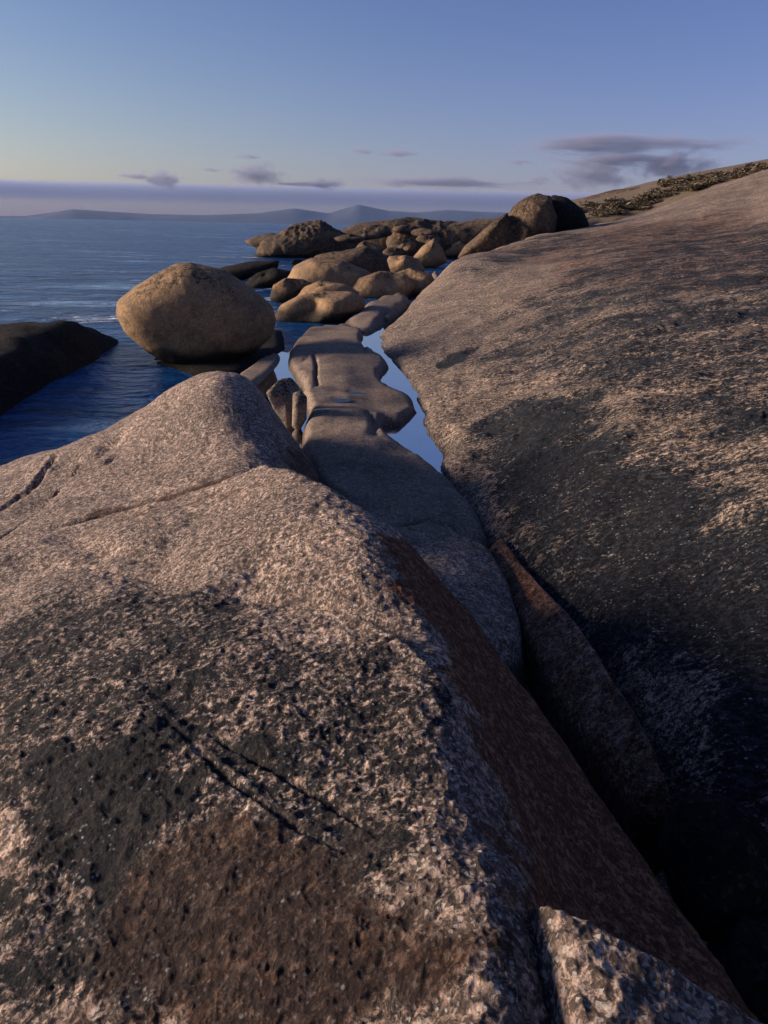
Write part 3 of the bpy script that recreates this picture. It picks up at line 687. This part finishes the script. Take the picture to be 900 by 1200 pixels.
# blocks beside the pool
boulder('cracked_block', 'upright cracked granite block beside the small bright pool', 'rock', [(312,462),(330,444),(345,437),(351,450),(355,470),(352,498),(342,506),(328,495)], dz(342,500,.25)+.3, ML, 1.0, 5, .06, seed=6.6, p=3.2, planes=[(.3,.8,-.5,.8),(-.4,.1,-.9,.85),(.7,.1,-.7,.85)])
boulder('cracked_block', 'small wedge of granite jammed in the crack beside the upright block', 'rock', [(343,462),(352,458),(360,466),(359,490),(350,506),(342,498)], dz(350,505,.22)+.1, ML, 1.0, 4, .06, seed=16.6, p=3.0)
slab = Rock([(300,440,.3),(325,422,.3),(280,450,.3),(270,440,.26),(300,420,.26),(330,440,.26),(290,470,.26)], [(255,462,.2),(272,442,.2),(300,422,.2),(322,414,.2),(332,418,.2),(330,428,.2),(316,444,.2),(300,456,.2),(280,472,.2)], wid=.2, drop=.2)
build_rock(slab, 'granite_plate', 'flat grey rock plate between the huge boulder and the small bright pool', 'rock', ML, amp=.5, seed=41.)
shelf = Rock([(180,430,.02),(260,430,.15),(320,400,.15),(230,400,.1)], [(205,440,0),(150,425,0),(190,400,0),(300,390,0),(338,385,0),(345,410,0),(300,440,0),(250,455,0)], wid=.6, drop=.5)
build_rock(shelf, 'wet_shelf', 'dark wet rock shelf under the huge boulder', 'rock', MD, amp=1, seed=43.)
capr = Rock([(420,374,.42),(450,364,.50),(475,361,.46),(440,378,.44),(410,384,.34),(462,371,.42),(430,388,.36)],
  [(396,392,.2),(402,378,.2),(420,366,.2),(440,356,.2),(462,351,.2),(482,353,.2),(487,360,.2),(474,371,.2),(456,382,.2),(443,392,.22),(420,396,.2)], wid=.6, drop=.5, zg=.05)
capr.groove([(437,380),(452,372),(448,366),(458,361)], .07, .15)
build_rock(capr, 'folded_slab', 'folded slab of granite closing the far end of the long tide pool', 'rock', ML, amp=2.2, stain_shade=low_stain, seed=45.)
# dark rock in the sea on the left
lrock = Rock([('d',60,381,20.5),('d',0,390,19.5),('d',110,383,21),('d',145,392,20.5),('d',60,415,17.5),('d',0,440,15),('d',-100,410,19),('d',-200,440,16),('w',-12,20,.3),('w',-9,23.5,-.2),('w',-13,23.5,-.1),('w',-6,22.6,-.2)],
  [(165,394,0),(125,412,0),(60,446,0),(0,482,0),(-120,540,0),(-260,500,0),(-200,420,0),('w',-12,22.4,0),('w',-8,22.4,0),('w',-6.6,21.6,0)], wid=.7, drop=.5)
build_rock(lrock, 'sea_rock', 'long low black rock lying in the sea at the left edge', 'rock', MD, amp=3, seed=47.)
# small dark boulders in the lower right of the cleft
boulder('cleft_boulder', 'dark rounded boulder wedged in the cleft at the lower right', 'boulder', [(776,970),(800,946),(835,946),(872,968),(905,1005),(915,1070),(870,1100),(820,1065),(788,1015)], dz(850,1090,.1)+.1, MD, 1.0, 5, .08, seed=12.)
boulder('cleft_boulder', 'dark rock at the bottom right edge below the wedged boulder', 'boulder', [(828,1105),(862,1085),(925,1110),(950,1200),(890,1190),(845,1145)], dz(880,1190,.1)+.1, MD, 1.0, 5, .08, seed=14.)

# ------------------------------------------------------------------ headland
boulder('headland', 'low rocky point of the headland reaching into the sea', 'headland', [(284,283),(300,277),(320,274),(345,280),(360,295),(330,297),(300,290)], 82, MF, 1.5, 5, .14, seed=21., wet=.4)
boulder('headland', 'humped brown crag of the headland above the point', 'headland', [(300,302),(308,284),(325,274),(338,266),(352,263),(374,263),(388,269),(410,274),(432,290),(425,306),(345,306)], 80, MF, .9, 6, .26, seed=23., wet=.4)
boulder('headland', 'long flat back of the headland running to the slope', 'headland', [(370,310),(385,272),(420,262),(470,258),(520,258),(570,256),(620,256),(640,300),(500,312)], 88, MF, .5, 6, .16, seed=25., blk=.35)

# ------------------------------------------------------------------ far hills
def hills():
    prof = [(-300,256),(-100,254),(30,253),(60,249),(85,245),(130,248),(180,251),(240,252),(300,250),(345,244),(385,250),(405,244),(420,239.5),(436,243),(455,247),(490,249),(525,246),(560,248),(620,250),(700,246),(800,255),(1000,262),(1300,270)]
    D = 8000.; xs = np.linspace(-300, 1300, 420); py = np.interp(xs, [p[0] for p in prof], [p[1] for p in prof])
    top = np.array([at_d(x, y, D) for x, y in zip(xs, py)])
    V = []; nk = 21
    for k in range(nk):
        t = (k-nk//2)/(nk//2); prof_ = np.cos(t*math.pi/2)**1.3
        f = top[:, :2]/np.linalg.norm(top[:, :2], axis=1)[:, None]
        xy = top[:, :2] + f*(t*900)
        b = -60.
        nz = fbm(np.stack([xy[:, 0], xy[:, 1], 0*xs], 1), 500, 4, .5, 2.)*35*(1-abs(t))*(0 if k == nk//2 else 1)
        V.append(np.stack([xy[:, 0], xy[:, 1], b+(top[:, 2]-b)*prof_+np.minimum(nz, 0)], 1))
    V = np.concatenate(V); n = len(xs); i = np.arange(nk*n).reshape(nk, n)
    q = np.stack([i[:-1, :-1], i[:-1, 1:], i[1:, 1:], i[1:, :-1]], 2).reshape(-1, 4)
    m = nodes('hill_scrub'); bs = m.new('BsdfPrincipled'); bs.inputs['Roughness'].default_value = .9
    tc = m.new('TexCoord').outputs['Object']
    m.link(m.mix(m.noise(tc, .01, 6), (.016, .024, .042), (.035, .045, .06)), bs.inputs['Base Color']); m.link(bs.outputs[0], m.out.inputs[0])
    tag(mesh_obj('hills', V, q, m.m), 'distant blue hills with one conical peak across the sea', kind='structure')
hills()

# ------------------------------------------------------------------ rocks strewn over the headland
random.seed(11)
for k in range(12):
    px, py = random.uniform(385, 575), random.uniform(268, 300)
    if px > 540: py = random.uniform(266, 284)
    dd = 60 + (300-py)*.75; hw = random.uniform(9, 24); hh = hw*random.uniform(.25, .42)
    out = [(px+hw*math.cos(a)*random.uniform(.8, 1.1), py+hh*math.sin(a)*random.uniform(.75, 1.1)) for a in [i*math.pi/4+random.uniform(-.2, .2) for i in range(8)]]
    boulder('headland_boulder', 'brown weathered rock lying in the jumble on the back of the headland', 'rock', out, dd, MF, 1.0, 4, .14, seed=50+k*2.7,
            planes=[(random.uniform(-1, 1), random.uniform(.1, 1), -random.uniform(.2, 1), random.uniform(.7, .9)) for _ in range(4)], group='rocks strewn over the headland', blk=random.choice([0, 0, .3, .45]))

# ------------------------------------------------------------------ heath on the skyline
def soil_mat():
    m = nodes('heath_soil'); tc = m.new('TexCoord').outputs['Object']; bs = m.new('BsdfPrincipled'); bs.inputs['Roughness'].default_value = .95
    m.link(m.mix(m.noise(tc, 1.2, 7, .7), (.07, .05, .03), (.20, .14, .085)), bs.inputs['Base Color'])
    bp = m.new('Bump'); bp.inputs['Distance'].default_value = .25; m.link(m.noise(tc, 2.5, 6, .7), bp.inputs['Height']); m.link(bp.outputs[0], bs.inputs['Normal'])
    m.link(bs.outputs[0], m.out.inputs[0]); return m.m
knoll = Rock([('d',655,268,49),('d',700,258,51),('d',760,248,54),('d',820,226,54),('d',900,202,55),('d',1000,175,56),
  ('d',670,252,56),('d',700,242,58),('d',740,233,61),('d',765,220,64),('d',800,211,64),('d',850,207,62),('d',900,199,62),('d',1000,172,63),('w',22,72,7),('w',14,70,5.2),('w',40,70,11)],
  [('d',648,266,47),('d',700,262,49.5),('d',780,250,51),('d',900,215,50),('d',1010,185,50),('w',46,60,0),('w',46,78,0),('w',24,78,0),('w',13,72,0),('d',660,250,60)], wid=1.0, drop=1.0)
build_rock(knoll, 'heath_knoll', 'dark scrubby knoll behind the crest of the slope', None, soil_mat(), h=2.2, du=.0022, amp=4, kind='structure', seed=61.)
boulder('skyline_slab', 'pale bare rock slab on the skyline behind the heath', 'rock', [(650,262),(668,240),(690,230),(720,223),(760,219),(800,212),(830,240),(740,262)], 70, MF, .8, 5, .06, seed=71.)
def leaf_mat():
    m = nodes('heath_leaf'); bs = m.new('BsdfPrincipled'); bs.inputs['Roughness'].default_value = .7
    at = m.new('Attribute', attribute_name='tone').outputs['Fac']
    m.link(m.mix(at, (.045, .036, .020), (.15, .105, .058)), bs.inputs['Base Color']); m.link(bs.outputs[0], m.out.inputs[0]); return m.m
ML_ = leaf_mat()
def shrub_mesh(seed):
    rg = np.random.default_rng(seed); V = []; Q = []; T = []
    cl = [(rg.uniform(-.5, .5), rg.uniform(-.4, .4), rg.uniform(.15, .6), rg.uniform(.22, .42)) for _ in range(7)]
    for i in range(420):
        cx, cy, cz, rr = cl[i % 7]; d = rg.normal(size=3); d /= np.linalg.norm(d); c = np.array([cx, cy, cz]) + d*rr*rg.uniform(.55, 1.05)
        c[2] = abs(c[2]); a = rg.normal(size=3); a /= np.linalg.norm(a); b = np.cross(a, rg.normal(size=3)); b /= np.linalg.norm(b)+1e-9
        sz = rg.uniform(.05, .11); k = len(V)
        V += [c-a*sz*1.4, c+b*sz*.5, c+a*sz*1.4, c-b*sz*.5]; Q.append([k, k+1, k+2, k+3]); T += [rg.uniform(0, 1)]*4
    for j in range(6):                                       # stems
        cx, cy, cz, rr = cl[j]; k = len(V)
        for t in (0, 1):
            for q in range(3):
                w_ = .02*(1-t*.6); V.append(np.array([cx*(.15+t*.85)+w_*math.cos(q*2.1), cy*(.15+t*.85)+w_*math.sin(q*2.1), t*cz])); T.append(.9)
        for q in range(3): Q.append([k+q, k+(q+1) % 3, k+3+(q+1) % 3, k+3+q])
    return np.array(V), np.array(Q), np.array(T)
protos = []
for sdx in range(4):
    V, Q, T = shrub_mesh(sdx); o = mesh_obj('shrub', V, Q, ML_, attrs={'tone': ('FLOAT', T)}); protos.append(o)
rg = np.random.default_rng(5); n_s = 0
while n_s < 84:
    px = rg.uniform(652, 915); lo = np.interp(px, [650, 700, 760, 830, 915], [266, 262, 248, 224, 200]); hi = np.interp(px, [650, 690, 740, 762, 800, 850, 915], [262, 241, 233, 221, 210, 206, 197])
    if hi > lo: hi = lo-1
    py = rg.uniform(hi, lo); t = (lo-py)/max(lo-hi, 1); dd = np.interp(px, [650, 760, 915], [50, 55, 56]) + t*8
    p = at_d(px, py, dd); z = float(knoll(np.array([[p[0], p[1]]]))[0])
    o = protos[n_s] if n_s < 4 else protos[n_s % 4].copy()
    if n_s >= 4: COL.objects.link(o)
    sc = rg.uniform(.5, 1.3); o.location = (p[0], p[1], z-.1); o.scale = (sc*1.3, sc*1.3, sc*rg.uniform(.4, .75)); o.rotation_euler = (0, 0, rg.uniform(0, 6.3))
    tag(o, 'low dark heath shrub in the scrub along the skyline at the right', 'shrub', 'heath shrubs along the skyline'); n_s += 1

# ------------------------------------------------------------------ clouds (volumes beyond the haze)
def cloud_mat(name, dens, flat=False, col=(.50, .50, .70), absn=.5):
    m = nodes(name); tc = m.new('TexCoord').outputs['Object']
    oi = m.new('ObjectInfo'); 
    mp = m.new('Mapping'); m.link(tc, mp.inputs[0]); mp.inputs['Scale'].default_value = (2.2, 1.5, 1.6) if not flat else (14, 2, .6)
    cb = m.new('CombineXYZ'); r7 = m.math('MULTIPLY', oi.outputs['Random'], 37.0); m.link(r7, cb.inputs[0]); m.link(r7, cb.inputs[2]); m.link(cb.outputs[0], mp.inputs['Location'])
    nz = m.noise(mp.outputs[0], 1.0, 6, .62, .3)
    if flat:
        sx = m.new('SeparateXYZ'); m.link(tc, sx.inputs[0]); ln = sx.outputs[2]
        d = m.math('ADD', m.math('SUBTRACT', 1, ln), m.math('MULTIPLY', m.math('SUBTRACT', nz, .62), .35)); d = m.math('MULTIPLY', m.ramp(d, 0, .14), m.math('ADD', .30, m.ramp(ln, -.1, .7)))
    else:
        vl = m.new('VectorMath', operation='LENGTH'); m.link(tc, vl.inputs[0]); ln = vl.outputs['Value']
        d = m.math('ADD', m.math('SUBTRACT', 1, ln), m.math('MULTIPLY', m.math('SUBTRACT', nz, .58), 2.6)); d = m.ramp(d, .0, .7)
    pv = m.new('VolumePrincipled'); pv.inputs['Color'].default_value = (*col, 1); pv.inputs['Anisotropy'].default_value = .1
    m.link(m.math('MULTIPLY', d, dens), pv.inputs['Density']); m.link(pv.outputs[0], m.out.inputs['Volume'])
    return m.m
MC = cloud_mat('cloud_vapour', .0085)
MBK = cloud_mat('cloud_bank_vapour', .0013, True, (.50, .58, .88))
def cloud(px, py, hw, hh, label, dist=7000., mat=None, dep=1.0):
    c = at_d(px, py, dist); k = dist/F; V, Q = ICO[3]
    o = mesh_obj('cloud', V, Q, mat or MC); o.location = c; o.scale = (hw*k, min(hw*k*dep, 260), hh*k); o.rotation_euler = (0, ROLL*.0, -math.atan2(c[0], c[1]))
    return tag(o, label, 'cloud')
for a in [(302,206,36,17,'small puffy mauve cloud, the fullest one left of the middle'),(190,211,30,13,'small ragged cloud low over the sea at the left'),(162,207,26,4,'thin wisp trailing left of the small ragged cloud'),
          (384,215,24,9,'tiny hummock of cloud right of the puffy mauve cloud'),(520,214,125,9,'long flat grey streak of cloud over the headland'),(360,216,60,3.5,'thin thread of cloud joining the puffy cloud to the long streak'),
          (726,168,140,13,'long dark lens shaped cloud high over the slope'),(730,187,95,8,'shorter dark streak just under the lens shaped cloud'),(697,206,52,19,'soft pinkish cloud puff beside the skyline heath'),
          (790,194,48,20,'soft grey cloud puff at the right, over the heath'),(425,177,17,5,'tiny dark fleck of cloud above the middle'),(468,180,26,5,'small dark wisp of cloud right of the tiny fleck'),(608,190,18,4,'small wisp at the left end of the lens shaped cloud'),(632,211,16,7,'faint small puff left of the pinkish cloud'),(292,184,22,3,'thin wisp above the puffy mauve cloud'),(248,199,18,3,'thin wisp between the ragged and the puffy clouds')]:
    cloud(*a)
V = np.array([[x, y, z] for x in (-1, 1) for y in (-1, 1) for z in (-1, 1)], float)
Q = np.array([[0, 1, 3, 2], [4, 6, 7, 5], [0, 4, 5, 1], [2, 3, 7, 6], [0, 2, 6, 4], [1, 5, 7, 3]])
ob = mesh_obj('cloud', V, Q, MBK, smooth_=False)
cb0 = at_d(450, 236, 16000.); ob.location = (cb0[0], cb0[1], 290); ob.scale = (26000, 1000, 390)
tag(ob, 'long low slate blue bank of cloud along the horizon behind the hills', 'cloud bank')

# ------------------------------------------------------------------ haze
me_V = np.array([[x, y, z] for x in (-9000, 9000) for y in (-120, 9600) for z in (-110, 262)], float)
hz = mesh_obj('haze', me_V, Q, None, smooth_=False)
mh = nodes('haze_air'); pv = mh.new('VolumePrincipled'); pv.inputs['Density'].default_value = .000038; pv.inputs['Color'].default_value = (.34, .52, .98, 1)
mh.link(pv.outputs[0], mh.out.inputs['Volume']); hz.data.materials.append(mh.m); hz['kind'] = 'stuff'
